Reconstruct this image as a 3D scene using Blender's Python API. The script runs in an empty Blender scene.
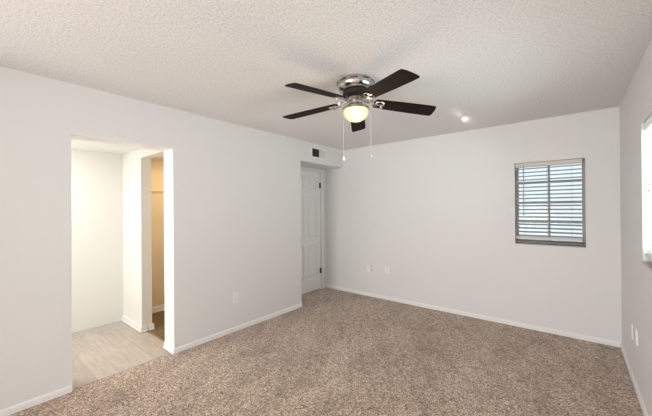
import bpy, bmesh, math, random
from mathutils import Vector, Matrix
random.seed(7)
S = bpy.context.scene
COL = S.collection
R = math.radians

# ------------------------------------------------------------------ camera
F_PX, YAW, PITCH, ROLL = 301.58, 39.204, 0.1586, -0.4544
cam_d = bpy.data.cameras.new('camera'); cam = bpy.data.objects.new('camera', cam_d); COL.objects.link(cam)
cam_d.sensor_width = 36; cam_d.lens = 36 * F_PX / 652; cam_d.clip_start = 0.02
_y, _p, _r = R(YAW), R(PITCH), R(ROLL)
fwd = Vector((-math.sin(_y) * math.cos(_p), math.cos(_y) * math.cos(_p), math.sin(_p)))
rt = Vector((math.cos(_y), math.sin(_y), 0)); up = rt.cross(fwd)
r2 = math.cos(_r) * rt + math.sin(_r) * up; u2 = -math.sin(_r) * rt + math.cos(_r) * up
M = Matrix((r2, u2, -fwd)).transposed().to_4x4(); M.translation = Vector((0, 0, 1.4263))
cam.matrix_world = M
S.camera = cam

# ------------------------------------------------------------------ world, exposure
W = bpy.data.worlds.new('sky'); S.world = W; W.use_nodes = True
bg = W.node_tree.nodes['Background']
bg.inputs['Color'].default_value = (0.87, 0.95, 1.0, 1); bg.inputs['Strength'].default_value = 0.95
S.view_settings.view_transform = 'Standard'; S.view_settings.look = 'None'
S.view_settings.exposure = 0.24; S.view_settings.gamma = 1.0; S.view_settings.use_curve_mapping = False

def area(name, loc, target, sx, sy, power, color):
    l = bpy.data.lights.new(name, 'AREA'); l.shape = 'RECTANGLE'; l.size = sx; l.size_y = sy
    l.energy = power; l.color = color
    o = bpy.data.objects.new(name, l); COL.objects.link(o); o.location = loc
    o.rotation_euler = (Vector(target) - Vector(loc)).to_track_quat('-Z', 'Y').to_euler()
    return o
XL, XR, YB, YF, H = -3.076, 0.380, 4.250, -3.60, 2.44      # left, right, back, rear walls; ceiling
HALL_X, HALL_Z = -4.53, 2.152
# added fill light in front of the closed rear wall, standing in for daylight
area('rear_fill', (-1.6, YF + 0.06, 1.25), (-1.3, 3.0, 1.95), 2.4, 2.2, 175, (0.975, 0.98, 1.0))
# daylight on the right hand window and on the back window
area('side_daylight', (0.80, 2.40, 1.45), (-2.0, 2.40, 1.5), 1.5, 1.5, 62, (0.90, 0.95, 1.0))
# hallway ceiling light and closet bulb
area('hall_light', (-3.9, 0.2, 2.10), (-3.9, 0.5, 0), 0.6, 0.6, 11, (1.0, 0.99, 0.975))
area('hall_fill', (-3.9, -1.15, 0.75), (-3.9, 1.0, 2.0), 1.0, 1.3, 24, (1.0, 0.99, 0.98))  # added fill that brightens the hall side wall and jamb, no window there
area('closet_light', (-3.9, 2.1, 2.08), (-4.1, 1.9, 0), 0.2, 0.2, 7, (1.0, 0.76, 0.48))

# added spotlights inside the room, standing in for reflected sunlight on the ceiling
for tx, ty, ang, e in ((-0.943, 3.67, 0.60, 1800), (-0.92, 3.74, 1.0, 500), (-0.937, 3.45, 0.42, 800), (-0.945, 3.30, 0.8, 250)):
    sp = bpy.data.lights.new('glint_spot', 'SPOT'); sp.energy = e; sp.spot_size = R(ang * 2); sp.spot_blend = 1.0; sp.shadow_soft_size = 0.01; sp.color = (1.0, 0.98, 0.94)
    so = bpy.data.objects.new('glint_spot', sp); COL.objects.link(so); so.location = (0.1, -0.6, 1.0)
    so.rotation_euler = (Vector((tx, ty, H)) - Vector(so.location)).to_track_quat('-Z', 'Y').to_euler()

# ------------------------------------------------------------------ materials
def mat(name, col, rough=0.6, metal=0.0, build=None, **kw):
    m = bpy.data.materials.new(name); m.use_nodes = True
    nt = m.node_tree; b = nt.nodes['Principled BSDF']
    b.inputs['Base Color'].default_value = (*col, 1); b.inputs['Roughness'].default_value = rough
    b.inputs['Metallic'].default_value = metal
    for k, v in kw.items(): b.inputs[k.replace('_', ' ')].default_value = v
    if build: build(nt, b)
    return m
def coords(nt, scale=(1, 1, 1)):
    g = nt.nodes.new('ShaderNodeNewGeometry'); mp = nt.nodes.new('ShaderNodeMapping')
    mp.inputs['Scale'].default_value = scale
    nt.links.new(g.outputs['Position'], mp.inputs['Vector']); return mp.outputs['Vector']
def noise(nt, v, scale, detail=3, rough=0.5, dist=0):
    n = nt.nodes.new('ShaderNodeTexNoise'); n.inputs['Scale'].default_value = scale
    n.inputs['Detail'].default_value = detail; n.inputs['Roughness'].default_value = rough
    n.inputs['Distortion'].default_value = dist
    nt.links.new(v, n.inputs['Vector']); return n.outputs['Fac']
def ramp(nt, fac, stops):
    r = nt.nodes.new('ShaderNodeValToRGB'); e = r.color_ramp.elements
    while len(e) < len(stops): e.new(0.5)
    for q, (p, c) in zip(e, stops): q.position = p; q.color = (*c, 1) if len(c) == 3 else c
    nt.links.new(fac, r.inputs['Fac']); return r.outputs['Color']
def bump(nt, b, h, strength, dist=0.01, prev=None):
    n = nt.nodes.new('ShaderNodeBump'); n.inputs['Strength'].default_value = strength; n.inputs['Distance'].default_value = dist
    nt.links.new(h, n.inputs['Height'])
    if prev: nt.links.new(prev, n.inputs['Normal'])
    nt.links.new(n.outputs['Normal'], b.inputs['Normal']); return n.outputs['Normal']
def mixc(nt, a, b_, fac, mode='MULTIPLY'):
    n = nt.nodes.new('ShaderNodeMix'); n.data_type = 'RGBA'; n.blend_type = mode
    for s, v in ((n.inputs[6], a), (n.inputs[7], b_), (n.inputs[0], fac)):
        if isinstance(v, (int, float)): s.default_value = v
        elif isinstance(v, tuple): s.default_value = (*v, 1)
        else: nt.links.new(v, s)
    return n.outputs[2]

def b_wall(nt, b):
    v = coords(nt)
    nrm = bump(nt, b, noise(nt, v, 90, 3), 0.10, 0.004)
    bump(nt, b, noise(nt, v, 2.2, 2), 0.12, 0.02, nrm)
WALL = mat('painted_wall', (0.79, 0.78, 0.765), 0.62, build=b_wall)
def b_ceil(nt, b):
    v = coords(nt)
    n1 = noise(nt, v, 75, 4, 0.8); n2 = noise(nt, v, 120, 3, 0.6)
    c = ramp(nt, n1, [(0.42, (0.72, 0.70, 0.675)), (0.56, (0.88, 0.865, 0.85))])
    nt.links.new(c, b.inputs['Base Color'])
    nrm = bump(nt, b, n1, 0.35, 0.008)
    bump(nt, b, n2, 0.35, 0.004, nrm)
CEIL = mat('textured_ceiling', (0.8, 0.78, 0.76), 0.9, build=b_ceil)
HALLW = mat('hall_paint', (0.86, 0.85, 0.80), 0.55)
TRIM = mat('white_gloss_trim', (0.90, 0.89, 0.875), 0.35)
DOORP = mat('white_door_paint', (0.88, 0.875, 0.86), 0.38)
def b_carpet(nt, b):
    v = coords(nt)
    
    def cells(sc):
        vo = nt.nodes.new('ShaderNodeTexVoronoi'); vo.inputs['Scale'].default_value = sc; nt.links.new(v, vo.inputs['Vector'])
        sp = nt.nodes.new('ShaderNodeSeparateColor'); nt.links.new(vo.outputs['Color'], sp.inputs[0]); return sp.outputs[0]
    a1, a2 = cells(200), cells(96)
    mm = nt.nodes.new('ShaderNodeMix'); mm.inputs[0].default_value = 0.42
    nt.links.new(a1, mm.inputs[2]); nt.links.new(a2, mm.inputs[3]); n1 = mm.outputs[0]
    c1 = ramp(nt, n1, [(0.14, (0.13, 0.087, 0.058)), (0.38, (0.410, 0.308, 0.234)), (0.60, (0.635, 0.488, 0.386)), (0.84, (1.0, 0.84, 0.71))])
    big = noise(nt, coords(nt, (1.0, 0.45, 1)), 2.6, 4, 0.55, 0.6)
    c2 = ramp(nt, big, [(0.36, (0.78, 0.76, 0.745)), (0.50, (0.93, 0.92, 0.91)), (0.62, (1.0, 1.0, 1.0))])
    g = nt.nodes.new('ShaderNodeNewGeometry'); mp = nt.nodes.new('ShaderNodeMapping'); mp.vector_type = 'TEXTURE'
    mp.inputs['Rotation'].default_value = (0, 0, R(34)); mp.inputs['Scale'].default_value = (0.14, 1.1, 1)
    nt.links.new(g.outputs['Position'], mp.inputs['Vector'])
    c3 = ramp(nt, noise(nt, mp.outputs['Vector'], 1.2, 3, 0.5, 0.8), [(0.40, (0.84, 0.825, 0.815)), (0.50, (0.97, 0.965, 0.96)), (0.60, (1.0, 1.0, 1.0))])
    c = mixc(nt, mixc(nt, c1, c2, 1.0), c3, 0.8)
    nt.links.new(c, b.inputs['Base Color'])
    bump(nt, b, n1, 0.4, 0.004)
CARPET = mat('speckled_carpet', (0.4, 0.3, 0.25), 0.95, build=b_carpet, Sheen_Weight=0.15)
def b_closetcarpet(nt, b):
    v = coords(nt); n1 = noise(nt, v, 110, 3, 0.7)
    c = ramp(nt, n1, [(0.35, (0.10, 0.06, 0.03)), (0.65, (0.36, 0.25, 0.14))])
    nt.links.new(c, b.inputs['Base Color']); bump(nt, b, n1, 0.9, 0.01)
CLCARPET = mat('brown_carpet', (0.3, 0.2, 0.1), 0.95, build=b_closetcarpet)
def b_vinyl(nt, b):
    v = coords(nt, (1, 1, 1))
    br = nt.nodes.new('ShaderNodeTexBrick'); nt.links.new(v, br.inputs['Vector'])
    br.inputs['Scale'].default_value = 1.0; br.inputs['Brick Width'].default_value = 0.95; br.inputs['Row Height'].default_value = 0.15
    br.inputs['Mortar Size'].default_value = 0.0012; br.inputs['Mortar Smooth'].default_value = 0.3
    br.inputs['Color1'].default_value = (0.50, 0.44, 0.385, 1); br.inputs['Color2'].default_value = (0.59, 0.525, 0.47, 1)
    br.inputs['Mortar'].default_value = (0.40, 0.33, 0.28, 1)
    g = noise(nt, coords(nt, (1.6, 14, 1)), 3.0, 5, 0.6, 0.5)
    gc = ramp(nt, g, [(0.3, (0.80, 0.78, 0.75)), (0.55, (1, 1, 1)), (0.75, (1.08, 1.08, 1.08))])
    nt.links.new(mixc(nt, br.outputs['Color'], gc, 0.9), b.inputs['Base Color'])
VINYL = mat('pale_plank_floor', (0.6, 0.5, 0.45), 0.42, build=b_vinyl)
ALU = mat('weathered_window_metal', (0.42, 0.40, 0.37), 0.55, 0.0)
TRACK = mat('dark_bronze_track', (0.10, 0.085, 0.07), 0.5)
SILL = mat('painted_window_sill', (0.50, 0.47, 0.42), 0.5)
SLAT = mat('backlit_shade_vinyl_slat', (0.42, 0.44, 0.45), 0.45)  # grey base colour carries the backlit shade of the slats
def b_slatw(nt, b):
    out = nt.nodes['Material Output']; t = nt.nodes.new('ShaderNodeBsdfTranslucent'); t.inputs['Color'].default_value = (0.85, 0.85, 0.78, 1)
    mx = nt.nodes.new('ShaderNodeMixShader'); mx.inputs[0].default_value = 0.3
    nt.links.new(b.outputs[0], mx.inputs[1]); nt.links.new(t.outputs[0], mx.inputs[2]); nt.links.new(mx.outputs[0], out.inputs['Surface'])
SLATW = mat('white_vinyl_slat', (0.88, 0.88, 0.85), 0.45, build=b_slatw)
RAIL = mat('blind_rail', (0.66, 0.63, 0.58), 0.45)
CORD = mat('blind_cord', (0.55, 0.55, 0.55), 0.8)
CHROME = mat('brushed_nickel', (0.52, 0.50, 0.47), 0.2, 1.0)
DARKM = mat('dark_motor_vent', (0.012, 0.010, 0.010), 0.5, 0.0)
def b_blade(nt, b):
    g = noise(nt, coords(nt, (6, 6, 1)), 6, 4, 0.6)
    nt.links.new(ramp(nt, g, [(0.3, (0.008, 0.005, 0.004)), (0.7, (0.016, 0.009, 0.007))]), b.inputs['Base Color'])
BLADE = mat('espresso_wood', (0.03, 0.015, 0.01), 0.62, build=b_blade, Specular_IOR_Level=0.12)
PLATE = mat('white_plastic', (0.88, 0.87, 0.84), 0.35)
SLOT = mat('dark_slot', (0.05, 0.05, 0.05), 0.7)
BLACK = mat('black_vent', (0.012, 0.013, 0.014), 0.5)
VENTL = mat('grey_vent_paint', (0.72, 0.70, 0.67), 0.5)
BRASS = mat('aged_hinge_metal', (0.10, 0.09, 0.075), 0.4, 0.8)
THRESH = mat('metal_threshold', (0.42, 0.36, 0.28), 0.35, 0.8)
WIREM = mat('white_wire_coating', (0.62, 0.52, 0.38), 0.4)
def b_glow(nt, b):
    b.inputs['Emission Color'].default_value = (1.0, 0.78, 0.38, 1)
    lw = nt.nodes.new('ShaderNodeLayerWeight'); lw.inputs['Blend'].default_value = 0.5
    # frosted shade: a lit bulb behind it, thinner glass path where one looks straight in
    m = nt.nodes.new('ShaderNodeMapRange'); m.inputs[1].default_value = 0.0; m.inputs[2].default_value = 0.7
    m.inputs[3].default_value = 1.5; m.inputs[4].default_value = 0.40
    nt.links.new(lw.outputs['Facing'], m.inputs[0]); nt.links.new(m.outputs[0], b.inputs['Emission Strength'])
GLOW = mat('frosted_lit_glass', (0.35, 0.32, 0.24), 0.4, build=b_glow)
BULB = mat('lit_bulb', (1, 1, 1), 0.4, Emission_Color=(1, 0.85, 0.55, 1), Emission_Strength=6)
def b_glass(nt, b):
    nt.nodes.remove(b); out = nt.nodes['Material Output']
    t = nt.nodes.new('ShaderNodeBsdfTransparent'); g = nt.nodes.new('ShaderNodeBsdfGlossy'); g.inputs['Roughness'].default_value = 0.02
    fr = nt.nodes.new('ShaderNodeFresnel'); fr.inputs['IOR'].default_value = 1.2; mx = nt.nodes.new('ShaderNodeMixShader'); t.inputs['Color'].default_value = (0.93, 0.96, 0.96, 1)
    nt.links.new(fr.outputs[0], mx.inputs[0]); nt.links.new(t.outputs[0], mx.inputs[1]); nt.links.new(g.outputs[0], mx.inputs[2])
    nt.links.new(mx.outputs[0], out.inputs['Surface'])
GLASS = mat('window_glass', (1, 1, 1), build=b_glass)
GROUND = mat('pale_outdoor_ground', (0.50, 0.50, 0.47), 0.9)

# ------------------------------------------------------------------ mesh helpers
def box(bm, x0, x1, y0, y1, z0, z1):
    vs = [bm.verts.new((x, y, z)) for z in (z0, z1) for y in (y0, y1) for x in (x0, x1)]
    for f in ((0, 2, 3, 1), (4, 5, 7, 6), (0, 1, 5, 4), (2, 6, 7, 3), (0, 4, 6, 2), (1, 3, 7, 5)):
        bm.faces.new([vs[i] for i in f])
    return vs
def tube(bm, pts, r, n=8, cap=True):
    pts = [Vector(p) for p in pts]; rings = []; ref = None
    for i, p in enumerate(pts):
        t = (pts[min(i + 1, len(pts) - 1)] - pts[max(i - 1, 0)]).normalized()
        if ref is None: ref = t.orthogonal().normalized()
        ref = (ref - t * ref.dot(t)).normalized(); b2 = t.cross(ref)
        rr = r[i] if isinstance(r, (list, tuple)) else r
        rings.append([bm.verts.new(p + rr * (math.cos(2 * math.pi * k / n) * ref + math.sin(2 * math.pi * k / n) * b2)) for k in range(n)])
    for a, b in zip(rings, rings[1:]):
        for k in range(n): bm.faces.new((a[k], a[(k + 1) % n], b[(k + 1) % n], b[k]))
    if cap: bm.faces.new(rings[0][::-1]); bm.faces.new(rings[-1])
def lathe(bm, prof, n=48, c=(0, 0)):
    rings = []
    for r, z in prof:
        if r < 1e-5: rings.append([bm.verts.new((c[0], c[1], z))])
        else: rings.append([bm.verts.new((c[0] + r * math.cos(2 * math.pi * k / n), c[1] + r * math.sin(2 * math.pi * k / n), z)) for k in range(n)])
    for a, b in zip(rings, rings[1:]):
        for k in range(n):
            f = [a[k % len(a)], a[(k + 1) % len(a)], b[(k + 1) % len(b)], b[k % len(b)]]
            u = []
            for q in f:
                if q not in u: u.append(q)
            if len(u) > 2: bm.faces.new(u)
def prism(bm, outline, z0, z1, fn=None):
    fn = fn or (lambda x, y, z: (x, y, z))
    lo = [bm.verts.new(fn(x, y, z0)) for x, y in outline]; hi = [bm.verts.new(fn(x, y, z1)) for x, y in outline]
    bm.faces.new(lo[::-1]); bm.faces.new(hi); n = len(lo)
    for k in range(n): bm.faces.new((lo[k], lo[(k + 1) % n], hi[(k + 1) % n], hi[k]))
def obj(name, bm, m, parent=None, smooth=False, bevel=0, segs=2):
    bmesh.ops.recalc_face_normals(bm, faces=bm.faces)
    me = bpy.data.meshes.new(name); bm.to_mesh(me); bm.free()
    me.materials.append(m)
    if smooth:
        for p in me.polygons: p.use_smooth = True
    o = bpy.data.objects.new(name, me); COL.objects.link(o)
    if parent: o.parent = parent
    if bevel:
        b = o.modifiers.new('bevel', 'BEVEL'); b.width = bevel; b.segments = segs; b.limit_method = 'ANGLE'; b.angle_limit = R(40)
    if smooth:
        e = o.modifiers.new('edges', 'EDGE_SPLIT'); e.split_angle = R(38)
    return o
def bxo(name, m, parent, dims, bevel=0):
    bm = bmesh.new(); box(bm, *dims); return obj(name, bm, m, parent, bevel=bevel)
def thing(name, loc, label, cat, group=None, rotz=0):
    o = bpy.data.objects.new(name, None); o.empty_display_size = 0.05; COL.objects.link(o)
    o.location = loc; o.rotation_euler = (0, 0, rotz); o['label'] = label; o['category'] = cat
    if group: o['group'] = group
    return o
def struct(name, bm, m, label=None, **k):
    o = obj(name, bm, m, **k); o['kind'] = 'structure'
    if label: o['label'] = label
    return o
def sempty(name, loc=(0, 0, 0), label=None):
    o = bpy.data.objects.new(name, None); COL.objects.link(o); o.location = loc; o['kind'] = 'structure'
    if label: o['label'] = label
    return o
def slab(bm, axis, p0, p1, ur, zr, holes=()):
    """wall slab: axis 0 -> spans x p0..p1, u is y; axis 1 -> spans y, u is x.  holes (u0,u1,z0,z1)"""
    us = sorted({*ur, *[h[0] for h in holes], *[h[1] for h in holes]}); zs = sorted({*zr, *[h[2] for h in holes], *[h[3] for h in holes]})
    def solid(i, j):
        if i < 0 or j < 0 or i >= len(us) - 1 or j >= len(zs) - 1: return False
        uc, zc = (us[i] + us[i + 1]) / 2, (zs[j] + zs[j + 1]) / 2
        return not any(h[0] < uc < h[1] and h[2] < zc < h[3] for h in holes)
    cache = {}
    def v(u, p, z):
        k = (round(u, 5), round(p, 5), round(z, 5))
        if k not in cache: cache[k] = bm.verts.new((p, u, z) if axis == 0 else (u, p, z))
        return cache[k]
    for i in range(len(us) - 1):
        for j in range(len(zs) - 1):
            if not solid(i, j): continue
            a, b, c, d = us[i], us[i + 1], zs[j], zs[j + 1]
            for p in (p0, p1): bm.faces.new((v(a, p, c), v(b, p, c), v(b, p, d), v(a, p, d)))
            if not solid(i - 1, j): bm.faces.new((v(a, p0, c), v(a, p1, c), v(a, p1, d), v(a, p0, d)))
            if not solid(i + 1, j): bm.faces.new((v(b, p0, c), v(b, p1, c), v(b, p1, d), v(b, p0, d)))
            if not solid(i, j - 1): bm.faces.new((v(a, p0, c), v(b, p0, c), v(b, p1, c), v(a, p1, c)))
            if not solid(i, j + 1): bm.faces.new((v(a, p0, d), v(b, p0, d), v(b, p1, d), v(a, p1, d)))

# ------------------------------------------------------------------ room shell
DW = (0.574, 1.370, 2.042)                 # doorway y0, y1, height
LT = 0.215                                 # thickness of the left wall
REC_Y, REC_Z, REC_X = 3.190, 2.135, -3.470 # door recess
HOPEN = (-3.915, -3.291, 2.045)            # closet opening x0, x1, height
BW = (-0.532, 0.114, 0.985, 1.951)         # back window
RW = (1.65, 3.030, 1.030, 2.005)           # right window
bm = bmesh.new(); slab(bm, 0, XL - LT, XL, (YF, REC_Y), (0, H), [(DW[0], DW[1], 0, DW[2])])
struct('wall_left', bm, WALL)
bm = bmesh.new(); box(bm, REC_X - 0.1, XL, REC_Y, YB, REC_Z, H)
struct('wall_left_bulkhead', bm, WALL)
bm = bmesh.new(); box(bm, REC_X - 0.1, XL - LT, REC_Y - 0.10, REC_Y, 0, H)
struct('wall_recess_side', bm, WALL)
DR = (3.345, 4.105, 2.075)                 # panelled door y0, y1, top
bm = bmesh.new(); slab(bm, 0, REC_X - 0.1, REC_X, (REC_Y, YB), (0, REC_Z), [(DR[0] - 0.02, DR[1] + 0.02, 0, DR[2] + 0.02)])
struct('wall_recess', bm, WALL)
bm = bmesh.new(); slab(bm, 1, YB, YB + 0.14, (REC_X - 0.1, XR + 0.14), (0, H), [BW]); struct('wall_back', bm, WALL)
bm = bmesh.new(); slab(bm, 0, XR, XR + 0.14, (YF, YB), (0, H), [RW]); struct('wall_right', bm, WALL)
bm = bmesh.new(); box(bm, XL - LT, XR + 0.14, YF - 0.1, YF, 0, H); struct('wall_rear', bm, WALL)
bm = bmesh.new(); box(bm, REC_X - 0.1, XR + 0.14, YF - 0.1, YB + 0.14, H, H + 0.1); struct('ceiling', bm, CEIL)
bm = bmesh.new(); box(bm, XL, -2.68, -0.72, -0.60, 0, H); struct('light_blocker_left', bm, WALL)  # added unseen panel behind the camera, shades the near end of the left wall
XC = -3.100
bm = bmesh.new(); box(bm, XC, XR, YF, YB, -0.06, 0.0); box(bm, REC_X - 0.1, XC, REC_Y, YB, -0.06, 0.0)
struct('floor', bm, CARPET)
# hallway and closet
bm = bmesh.new(); box(bm, HALL_X, XC, -1.2, 1.432, -0.06, -0.006); struct('floor_hall', bm, VINYL)
bm = bmesh.new(); box(bm, HALL_X, -3.291, 1.432, 2.75, -0.06, -0.004); struct('floor_closet', bm, CLCARPET)
bm = bmesh.new(); box(bm, HALL_X - 0.1, HALL_X, -1.2, 2.75, 0, 2.5); struct('wall_hall', bm, HALLW)
bm = bmesh.new(); slab(bm, 1, 1.370, 1.482, (HALL_X, -3.291), (0, HALL_Z), [(HOPEN[0], HOPEN[1] - 0.0, 0, HOPEN[2])]); struct('wall_hall_side', bm, HALLW)
bm = bmesh.new(); box(bm, HALL_X, XL - LT, -1.2, 2.85, HALL_Z, HALL_Z + 0.08); struct('ceiling_hall', bm, HALLW)
bm = bmesh.new(); box(bm, HALL_X, XL - LT, -1.3, -1.2, 0, HALL_Z); struct('wall_hall_rear', bm, HALLW)
CLW = mat('tan_closet_paint', (0.80, 0.68, 0.50), 0.6)
bm = bmesh.new(); box(bm, HALL_X, -3.291, 2.75, 2.85, 0, HALL_Z); struct('wall_closet_back', bm, CLW)
bm = bmesh.new(); box(bm, HALL_X, HALL_X + 0.006, 1.482, 2.75, 0, HALL_Z); struct('wall_closet_side', bm, CLW)

# baseboards
def base(name, p0, p1, n, h=0.052, t=0.013, m=TRIM, step=False):
    """board along p0->p1, n = unit normal into the room"""
    bm = bmesh.new(); p0, p1, n = Vector((*p0, 0)), Vector((*p1, 0)), Vector((*n, 0))
    prof = [(0, 0), (t, 0), (t, h * 0.78), (t * 0.45, h), (0, h)]
    if step: prof = [(0, 0), (t * 1.7, 0), (t * 1.7, h * 0.18), (t, h * 0.24), (t, h * 0.74), (t * 0.62, h * 0.80), (t * 0.5, h), (0, h)]
    a = [bm.verts.new(p0 + n * q + Vector((0, 0, z))) for q, z in prof]; b = [bm.verts.new(p1 + n * q + Vector((0, 0, z))) for q, z in prof]
    bm.faces.new(a[::-1]); bm.faces.new(b)
    for k in range(len(prof)): bm.faces.new((a[k], a[(k + 1) % len(prof)], b[(k + 1) % len(prof)], b[k]))
    return struct(name, bm, m)
base('baseboard_left', (XL, YF), (XL, DW[0]), (1, 0))
base('baseboard_left_far', (XL, DW[1]), (XL, REC_Y), (1, 0))
base('baseboard_back', (REC_X, YB), (XR, YB), (0, -1))
base('baseboard_right', (XR, YF), (XR, YB), (-1, 0))
base('baseboard_jamb', (XL + 0.013, DW[1]), (XL - LT - 0.0, DW[1]), (0, -1), 0.068, 0.014, step=True)
base('baseboard_hall', (HALL_X, 1.370), (HOPEN[0] + 0.014, 1.370), (0, -1), 0.072, 0.014, step=True)
base('baseboard_hall_end', (HOPEN[0], 1.370), (HOPEN[0], 1.415), (1, 0), 0.072, 0.014, step=True)
base('baseboard_closet_end', (HOPEN[0], 1.445), (HOPEN[0], 1.50), (1, 0), 0.068, 0.014, step=True)
base('baseboard_closet', (HALL_X + 0.006, 1.482), (HALL_X + 0.006, 2.75), (1, 0), 0.085, 0.014, step=True)
bm = bmesh.new(); prism(bm, [(0, 0), (0.036, 0), (0.028, 0.007), (0.008, 0.007)], HOPEN[0], HOPEN[1], lambda a, b, x: (x, 1.415 + a, -0.006 + b))
struct('trim_1', bm, THRESH, 'dull metal threshold strip across the closet opening')
bm = bmesh.new(); box(bm, XC - 0.016, XC + 0.004, DW[0], DW[1], -0.006, 0.003); struct('trim_2', bm, VINYL, 'thin edge strip where carpet meets plank floor')

bm = bmesh.new(); e = 0.004
box(bm, XL - LT, XL - 0.001, DW[1] - e, DW[1], 0, DW[2] - e); box(bm, XL - LT, XL - 0.001, DW[0], DW[0] + e, 0, DW[2] - e); box(bm, XL - LT, XL - 0.001, DW[0], DW[1], DW[2] - e, DW[2])
struct('trim_3', bm, TRIM, 'white painted lining of the doorway opening')

# ------------------------------------------------------------------ panelled door in the recess
d1 = sempty('door_1', (REC_X, (DR[0] + DR[1]) / 2, 0), 'white six panel door set in the recess beside the back wall')
def rel(o, par):           # geometry made in world space, re-based on its parent
    o.data.transform(Matrix.Translation(-par.matrix_world.translation)); return o
bpy.context.view_layer.update()
def door_slab():
    bm = bmesh.new(); y0, y1, zt = DR; x1 = REC_X - 0.015; x0 = x1 - 0.036
    w = y1 - y0; st = 0.105; mid = 0.095; pw = (w - 2 * st - mid) / 2
    rows = [(0.215, 0.80), (0.93, 1.62), (1.745, 1.955)]
    pan = [(y0 + st + k * (pw + mid), y0 + st + k * (pw + mid) + pw, z0, z1) for k in (0, 1) for z0, z1 in rows]
    us = sorted({y0, y1, *[p[0] for p in pan], *[p[1] for p in pan]}); zs = sorted({0.012, zt, *[p[2] for p in pan], *[p[3] for p in pan]})
    def q(*pts): bm.faces.new([bm.verts.new(p) for p in pts])
    for a, b in zip(us, us[1:]):
        for c, d in zip(zs, zs[1:]):
            if any(p[0] - 1e-4 < a and b < p[1] + 1e-4 and p[2] - 1e-4 < c and d < p[3] + 1e-4 for p in pan):
                lv = [(0, 0), (0.009, -0.013), (0.022, -0.013), (0.044, -0.003)]
                for (i, e), (j, f) in zip(lv, lv[1:]):
                    A = [(x1 + e, a + i, c + i), (x1 + e, b - i, c + i), (x1 + e, b - i, d - i), (x1 + e, a + i, d - i)]
                    B = [(x1 + f, a + j, c + j), (x1 + f, b - j, c + j), (x1 + f, b - j, d - j), (x1 + f, a + j, d - j)]
                    for k in range(4): q(A[k], A[(k + 1) % 4], B[(k + 1) % 4], B[k])
                q(*B)
            else: q((x1, a, c), (x1, b, c), (x1, b, d), (x1, a, d))
    q((x0, y0, 0.012), (x0, y0, zt), (x0, y1, zt), (x0, y1, 0.012))
    q((x0, y0, 0.012), (x1, y0, 0.012), (x1, y0, zt), (x0, y0, zt)); q((x0, y1, 0.012), (x0, y1, zt), (x1, y1, zt), (x1, y1, 0.012))
    q((x0, y0, zt), (x1, y0, zt), (x1, y1, zt), (x0, y1, zt)); q((x0, y0, 0.012), (x0, y1, 0.012), (x1, y1, 0.012), (x1, y0, 0.012))
    bmesh.ops.remove_doubles(bm, verts=bm.verts, dist=1e-5)
    return bm
rel(obj('door_panel', door_slab(), DOORP, d1), d1)
bm = bmesh.new()
box(bm, REC_X - 0.1, REC_X + 0.002, DR[1] + 0.003, DR[1] + 0.02, 0, DR[2] + 0.02); box(bm, REC_X - 0.1, REC_X + 0.002, DR[0] - 0.02, DR[0] - 0.003, 0, DR[2] + 0.02)
box(bm, REC_X - 0.1, REC_X + 0.002, DR[0] - 0.003, DR[1] + 0.003, DR[2] + 0.003, DR[2] + 0.02)
rel(obj('door_frame', bm, TRIM, d1), d1)
bm = bmesh.new()
box(bm, REC_X, REC_X + 0.014, DR[1] + 0.008, DR[1] + 0.066, 0, DR[2] + 0.045); box(bm, REC_X, REC_X + 0.014, DR[0] - 0.066, DR[0] - 0.008, 0, DR[2] + 0.045)
box(bm, REC_X, REC_X + 0.014, DR[0] - 0.008, DR[1] + 0.008, DR[2] + 0.008, DR[2] + 0.045)
rel(obj('door_casing', bm, TRIM, d1, bevel=0.003), d1)
for z in (0.33, 1.84):
    bm = bmesh.new(); tube(bm, [(REC_X - 0.004, DR[1] + 0.002, z - 0.05), (REC_X - 0.004, DR[1] + 0.002, z + 0.05)], 0.009, 10)
    box(bm, REC_X - 0.016, REC_X + 0.001, DR[1] - 0.022, DR[1] + 0.004, z - 0.048, z + 0.048)
    rel(obj('hinge', bm, BRASS, d1), d1)
bm = bmesh.new(); lathe(bm, [(0.0, 0.062), (0.016, 0.060), (0.026, 0.048), (0.024, 0.034), (0.010, 0.022), (0.010, 0.006), (0.028, 0.004), (0.028, 0)], 20)
bmesh.ops.rotate(bm, verts=bm.verts, matrix=Matrix.Rotation(R(90), 3, 'Y')); bmesh.ops.translate(bm, verts=bm.verts, vec=(REC_X - 0.015, DR[0] + 0.06, 0.93))
rel(obj('door_knob', bm, CHROME, d1, smooth=True), d1)

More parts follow.
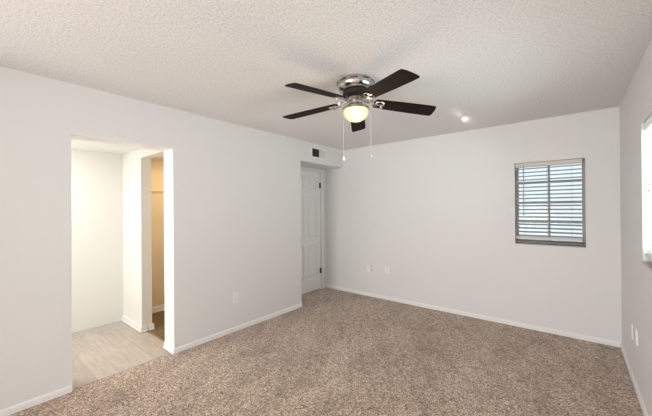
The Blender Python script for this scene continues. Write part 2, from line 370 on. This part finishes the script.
# ------------------------------------------------------------------ windows
def win_frame(name, label, axis, u0, u1, z0, z1, p, out, mull, rails, fm):
    """axis 1: window in the back wall (u = x, p = y); axis 0: right wall (u = y, p = x)"""
    def B(bm, a, b, c, d, e, f):
        if axis == 1: box(bm, a, b, min(c, d), max(c, d), e, f)
        else: box(bm, min(c, d), max(c, d), a, b, e, f)
    w = sempty(name, (0, 0, 0), label)
    bm = bmesh.new(); t = 0.028; q0, q1 = p + out * 0.075, p + out * 0.125
    B(bm, u0, u0 + t, q0, q1, z0, z1); B(bm, u1 - t, u1, q0, q1, z0, z1); B(bm, u0 + t, u1 - t, q0 - out * 0.03, q1, z0, z0 + 0.030); B(bm, u0 + t, u1 - t, q0, q1, z0 + 0.030, z0 + 0.055); B(bm, u0 + t, u1 - t, q0, q1, z1 - t, z1)
    obj('window_frame', bm, fm, w)
    for zz in ((z0 + 0.046, z0 + 0.014) if axis == 1 else ()):
        bm = bmesh.new(); B(bm, u0 + 0.002, u1 - 0.002, p + out * 0.004, q0 - out * 0.031, zz - 0.003, zz + 0.006); obj('sash_track', bm, TRACK, w)
    for m_ in mull:
        bm = bmesh.new(); B(bm, m_ - 0.010, m_ + 0.010, p + out * 0.082, p + out * 0.118, z0 + t, z1 - t); obj('mullion', bm, fm, w)
    for r_ in rails:
        bm = bmesh.new(); B(bm, u0 + t, u1 - t, p + out * 0.085, p + out * 0.115, r_ - 0.008, r_ + 0.008); obj('sash_rail', bm, fm, w)
    bm = bmesh.new(); B(bm, u0 + t, u1 - t, p + out * 0.098, p + out * 0.101, z0 + t, z1 - t); obj('pane', bm, GLASS, w)
    bm = bmesh.new(); B(bm, u0, u1, p - out * 0.004, p + out * 0.12, z0, z0 + 0.012); obj('window_sill', bm, SILL, w)
    return w
win_frame('window_1', 'small window with weathered metal frame in the back wall', 1, BW[0], BW[1], BW[2], BW[3], YB, 1, [-0.205], [1.725, 1.475, 1.25], ALU)
win_frame('window_2', 'window in the right wall at the edge of the photo', 0, RW[0], RW[1], RW[2], RW[3], XR, 1, [2.34], [1.52], ALU)

def blind(label, axis, u0, u1, ztop, zbot, p, n, tilt, sm, rm, cords, wand, depth=0.048):
    loc = ((u0 + u1) / 2, p, ztop) if axis == 1 else (p, (u0 + u1) / 2, ztop)
    t = thing('window_blind', loc, label, 'window blind', 'slatted blinds in the windows', 0 if axis == 1 else R(-90))
    # local: x along the blind, y outward (away from the room), z up
    w = (u1 - u0) / 2
    hr = bmesh.new(); box(hr, -w, w, -0.026, 0.026, -0.046, 0); obj('headrail', hr, rm, t, bevel=0.003)
    z0 = -0.066; z1 = zbot - ztop + 0.030
    me = None
    for k in range(n):
        z = z0 + (z1 - z0) * k / (n - 1)
        if me is None:
            bm = bmesh.new(); cs = []
            for i in range(7):
                s = -1 + 2 * i / 6; yy = s * depth / 2; zz = 0.004 * (1 - s * s)
                cs.append((yy * math.cos(tilt) - zz * math.sin(tilt), yy * math.sin(tilt) + zz * math.cos(tilt)))
            th = 0.0028
            ol = [(a, b + th / 2) for a, b in cs] + [(a, b - th / 2) for a, b in cs[::-1]]
            A = [bm.verts.new((-w + 0.006, a, b)) for a, b in ol]; Bv = [bm.verts.new((w - 0.006, a, b)) for a, b in ol]
            bm.faces.new(A); bm.faces.new(Bv[::-1])
            for i in range(len(ol)): bm.faces.new((A[i], A[(i + 1) % len(ol)], Bv[(i + 1) % len(ol)], Bv[i]))
            o = obj('slat', bm, sm, t); me = o.data
        else:
            o = bpy.data.objects.new('slat', me); COL.objects.link(o); o.parent = t
        o.location = (0, 0, z)
    br = bmesh.new(); box(br, -w + 0.004, w - 0.004, -0.025, 0.025, zbot - ztop - 0.008, zbot - ztop + 0.016); obj('bottom_rail', br, rm, t, bevel=0.003)
    for c in cords:
        bm = bmesh.new(); tube(bm, [(c, -depth / 2 - 0.002, -0.04), (c, -depth / 2 - 0.002, zbot - ztop + 0.01)], 0.0016, 6)
        obj('ladder_cord', bm, CORD, t)
    if wand is not None:
        bm = bmesh.new(); tube(bm, [(wand, -0.034, -0.03), (wand, -0.036, -0.62)], 0.0045, 8); tube(bm, [(wand, -0.034, -0.022), (wand, -0.034, -0.034)], 0.008, 8)
        obj('tilt_wand', bm, CORD, t)
    return t
blind('slatted blind with open slats, backlit shade put into their grey colour, in the small back window', 1, BW[0] + 0.006, BW[1] - 0.026, BW[3] - 0.004, 1.062, YB + 0.028, 19, R(17), SLAT, RAIL, (-0.22, 0.0, 0.22), -0.225)
blind('bright white slatted blind in the right wall window, cut by the photo edge', 0, RW[0] + 0.012, RW[1] - 0.012, RW[3] - 0.008, 1.085, XR + 0.036, 19, R(-20), SLATW, SLATW, (-0.52, 0.0, 0.52), None)

# outside ground
bm = bmesh.new(); box(bm, -12, 14, -12, 18, -0.35, -0.30); struct('floor_outside', bm, GROUND)

# ------------------------------------------------------------------ ceiling fan
FC = (-1.320, 2.002)
fan = thing('ceiling_fan', (FC[0], FC[1], H), 'five blade dark wood ceiling fan with nickel motor and lit glass bowl', 'ceiling fan')
bm = bmesh.new(); lathe(bm, [(0, 0), (0.128, 0), (0.134, -0.006), (0.134, -0.016), (0.146, -0.022), (0.149, -0.034), (0.147, -0.052), (0.141, -0.068), (0.130, -0.080), (0.112, -0.088), (0.098, -0.091), (0, -0.091)], 64)
mh = obj('motor_housing', bm, CHROME, fan, smooth=True)
for k in range(10):
    a = 2 * math.pi * (k + 0.3) / 10
    pts = []
    for i in range(5):
        aa = a + (i - 2) * 0.09; pts.append((0.1462 * math.cos(aa), 0.1462 * math.sin(aa), -0.031))
    bm = bmesh.new(); tube(bm, pts, 0.0055, 6); obj('vent_slot', bm, DARKM, mh)
bm = bmesh.new(); lathe(bm, [(0, -0.090), (0.098, -0.090), (0.103, -0.096), (0.103, -0.118), (0.094, -0.128), (0.080, -0.134), (0.080, -0.146), (0, -0.146)], 48); obj('motor_rotor', bm, DARKM, fan, smooth=True)
bm = bmesh.new(); lathe(bm, [(0, -0.144), (0.082, -0.144), (0.086, -0.150), (0.080, -0.158), (0.058, -0.164), (0.050, -0.172), (0.050, -0.185), (0.062, -0.200), (0.094, -0.212), (0.104, -0.222), (0.106, -0.236), (0.098, -0.238), (0, -0.238)], 48)
ft = obj('light_fitter', bm, CHROME, fan, smooth=True)
bm = bmesh.new(); lathe(bm, [(0.098, -0.236), (0.1015, -0.245), (0.100, -0.262), (0.090, -0.285), (0.070, -0.305), (0.044, -0.319), (0.018, -0.326), (0, -0.327)], 48)
obj('glass_bowl', bm, GLOW, fan, smooth=True)
def blade_outline():
    pts = [(0.165, -0.056), (0.30, -0.062), (0.45, -0.067), (0.60, -0.069), (0.648, -0.069), (0.662, -0.064), (0.672, -0.040), (0.679, 0.0), (0.680, 0.040), (0.678, 0.060), (0.668, 0.068),
           (0.60, 0.069), (0.45, 0.067), (0.30, 0.062), (0.165, 0.056), (0.152, 0.034), (0.148, 0), (0.152, -0.034)]
    return pts
bm = bmesh.new(); prism(bm, [(x * 0.98, y) for x, y in blade_outline()], -0.003, 0.003)
blademe = obj('fan_blade', bm, BLADE, fan, bevel=0.0015)
bm = bmesh.new()
# blade iron: arm from the rotor, splitting into two scrolls that clasp the blade
tube(bm, [(0.070, 0, 0.014), (0.090, 0, 0.010), (0.110, 0, 0.003), (0.130, 0, -0.003), (0.150, 0, -0.006)], [0.011, 0.012, 0.011, 0.010, 0.009], 8)
for s in (-1, 1):
    tube(bm, [(0.150, 0, -0.002), (0.160, s * 0.020, -0.006), (0.176, s * 0.036, -0.008), (0.200, s * 0.040, -0.008), (0.222, s * 0.030, -0.008), (0.226, s * 0.014, -0.008), (0.212, s * 0.008, -0.008), (0.204, s * 0.018, -0.008)], [0.007, 0.007, 0.0065, 0.006, 0.006, 0.0055, 0.005, 0.004], 8)
    tube(bm, [(0.152, 0, -0.004), (0.140, s * 0.018, 0.002), (0.128, s * 0.020, 0.010), (0.124, s * 0.008, 0.016)], 0.005, 6)
tube(bm, [(0.155, 0, -0.006), (0.19, 0, -0.009), (0.235, 0, -0.008)], [0.010, 0.008, 0.005], 8)
ironme = obj('blade_iron', bm, CHROME, fan, smooth=True)
BZ = -0.163; PIT = R(-12); ANG = [-96.5, -26.5, 48, 121, 192]; DR_ = [R(4.6), R(4.2), R(4.6), R(5.4), R(3.4)]; PITS = [R(-11), R(-12), R(-14), R(-12), R(-5)]
for k, a in enumerate(ANG):
    if k == 0: b, i_ = blademe, ironme
    else:
        b = blademe.copy(); COL.objects.link(b); i_ = ironme.copy(); COL.objects.link(i_)
        b.parent = fan; i_.parent = fan
    b.location = (0, 0, BZ); b.rotation_euler = (PITS[k], DR_[k], R(a))
    i_.location = (0, 0, BZ); i_.rotation_euler = (PITS[k], DR_[k], R(a))
def chain(px, py, zb, knobm):
    bm = bmesh.new(); tube(bm, [(px, py, -0.225), (px, py, zb)], 0.0011, 6)
    o = obj('pull_chain', bm, CORD, fan)
    bm = bmesh.new(); lathe(bm, [(0, zb + 0.012), (0.005, zb + 0.008), (0.008, zb - 0.004), (0.009, zb - 0.014), (0.005, zb - 0.021), (0, zb - 0.022)], 14, (px, py)); obj('chain_knob', bm, knobm, o, smooth=True)
chain(-0.076, -0.063, -0.612, PLATE); chain(0.090, 0.075, -0.592, CORD)

l = bpy.data.lights.new('fan_lamp', 'POINT'); l.energy = 2.2; l.color = (1.0, 0.80, 0.52); l.shadow_soft_size = 0.10
lo = bpy.data.objects.new('fan_lamp', l); COL.objects.link(lo); lo.location = (FC[0], FC[1], H - 0.44)

# ------------------------------------------------------------------ wall fittings
def plate(name, loc, face, w, h, t, label, cat, kind='outlet', group=None):
    """face: rotation about z so that local -y points into the room"""
    o = thing(name, loc, label, cat, group, face)
    bm = bmesh.new(); box(bm, -w / 2, w / 2, -t, 0, -h / 2, h / 2); obj('cover_plate', bm, PLATE, o, bevel=0.0025)
    if kind == 'outlet':
        for z in (-0.020, 0.020):
            bm = bmesh.new(); prism(bm, [(0.017 * math.cos(a) * 1.0, 0.0145 * math.sin(a)) for a in [2 * math.pi * k / 16 for k in range(16)]], -t - 0.003, -t + 0.001, lambda x, y, zz: (x, zz, y + z))
            s = obj('socket', bm, PLATE, o)
            bm = bmesh.new()
            for x in (-0.006, 0.006): box(bm, x - 0.0013, x + 0.0013, -t - 0.0036, -t - 0.002, z - 0.003, z + 0.006)
            box(bm, -0.002, 0.002, -t - 0.0036, -t - 0.002, z - 0.010, z - 0.006)
            obj('socket_slots', bm, SLOT, s)
    if kind == 'switch':
        bm = bmesh.new(); box(bm, -0.005, 0.005, -t - 0.010, -t, -0.004, 0.012); obj('toggle', bm, PLATE, o)
    for z in ((0,) if kind == 'outlet' else (-0.03, 0.03) if kind != 'box' else (0.0,)):
        bm = bmesh.new()
        prism(bm, [(0.003 * math.cos(a), 0.003 * math.sin(a)) for a in [math.pi * k / 4 for k in range(8)]], -t - 0.001, -t, lambda x, y, zz: (x, zz, y + z))
        obj('screw', bm, CHROME, o)
    return o
plate('outlet', (XL, 2.068, 0.392), R(90), 0.075, 0.118, 0.006, 'white electrical outlet low on the long left wall, right of the doorway', 'outlet')
plate('cable_box', (-2.552, YB, 0.452), 0, 0.088, 0.118, 0.045, 'thick white wall box on the back wall, left one of the pair', 'wall box', 'box')
plate('wall_plate', (-2.243, YB, 0.462), 0, 0.080, 0.120, 0.006, 'thin flat white blank plate on the back wall, right one of the pair', 'wall plate', 'blank')
plate('outlet', (XR, 3.53, 0.400), R(-90), 0.070, 0.125, 0.007, 'white outlet low on the right wall, the one nearer the back corner', 'outlet')
plate('outlet', (XR, 3.29, 0.430), R(-90), 0.072, 0.125, 0.010, 'white outlet low on the right wall, the one farther from the back corner', 'outlet')
plate('light_switch', (-4.02, 1.370, 1.17), 0, 0.070, 0.115, 0.006, 'white light switch on the hallway wall left of the closet opening', 'light switch', 'switch')
# screw stub left in the wall
# vent above the recess
v = thing('air_vent', (XL, 3.602, 2.295), 'air vent with black louvers on the bulkhead above the white door', 'vent', None, R(90))
# local x -> +y world, local -y -> into room (+x)
bm = bmesh.new(); slab(bm, 1, -0.008, 0, (-0.185, 0.185), (-0.085, 0.085), [(-0.158, 0.158, -0.062, 0.062)]); obj('vent_frame', bm, PLATE, v, bevel=0.002)
bm = bmesh.new(); box(bm, -0.158, 0.005, -0.002, -0.0005, -0.062, 0.062); obj('vent_opening', bm, BLACK, v)
bm = bmesh.new(); box(bm, 0.005, 0.158, -0.0045, -0.0005, -0.062, 0.062); obj('vent_damper', bm, VENTL, v)
for k in range(5):
    z = -0.048 + k * 0.024
    bm = bmesh.new(); prism(bm, [(-0.002, z), (-0.0075, z - 0.008), (-0.0065, z - 0.009), (-0.001, z - 0.001)], -0.158, 0.005, lambda a, b, c: (c, a, b)); obj('louver', bm, BLACK, v)

# ------------------------------------------------------------------ closet wire shelf
SH = 1.675
ws = thing('wire_shelf', (HALL_X + 0.006, 2.1, SH), 'coated wire shelf on the tan closet wall', 'shelf')
bm = bmesh.new()
for k in range(46):
    y = -0.6 + k * 0.0265; tube(bm, [(0.004, y, 0), (0.30, y, 0), (0.304, y, -0.030)], 0.0014, 5)
obj('cross_wires', bm, WIREM, ws)
for x, z in ((0.004, 0.002), (0.15, 0.002), (0.30, 0.002), (0.305, -0.030)):
    bm = bmesh.new(); tube(bm, [(x, -0.61, z), (x, 0.61, z)], 0.0032, 6); obj('rail', bm, WIREM, ws)
for y in (0.10, 0.45):
    bm = bmesh.new(); tube(bm, [(0.29, y, -0.004), (0.004, y, -0.29)], 0.004, 6); obj('brace', bm, WIREM, ws)
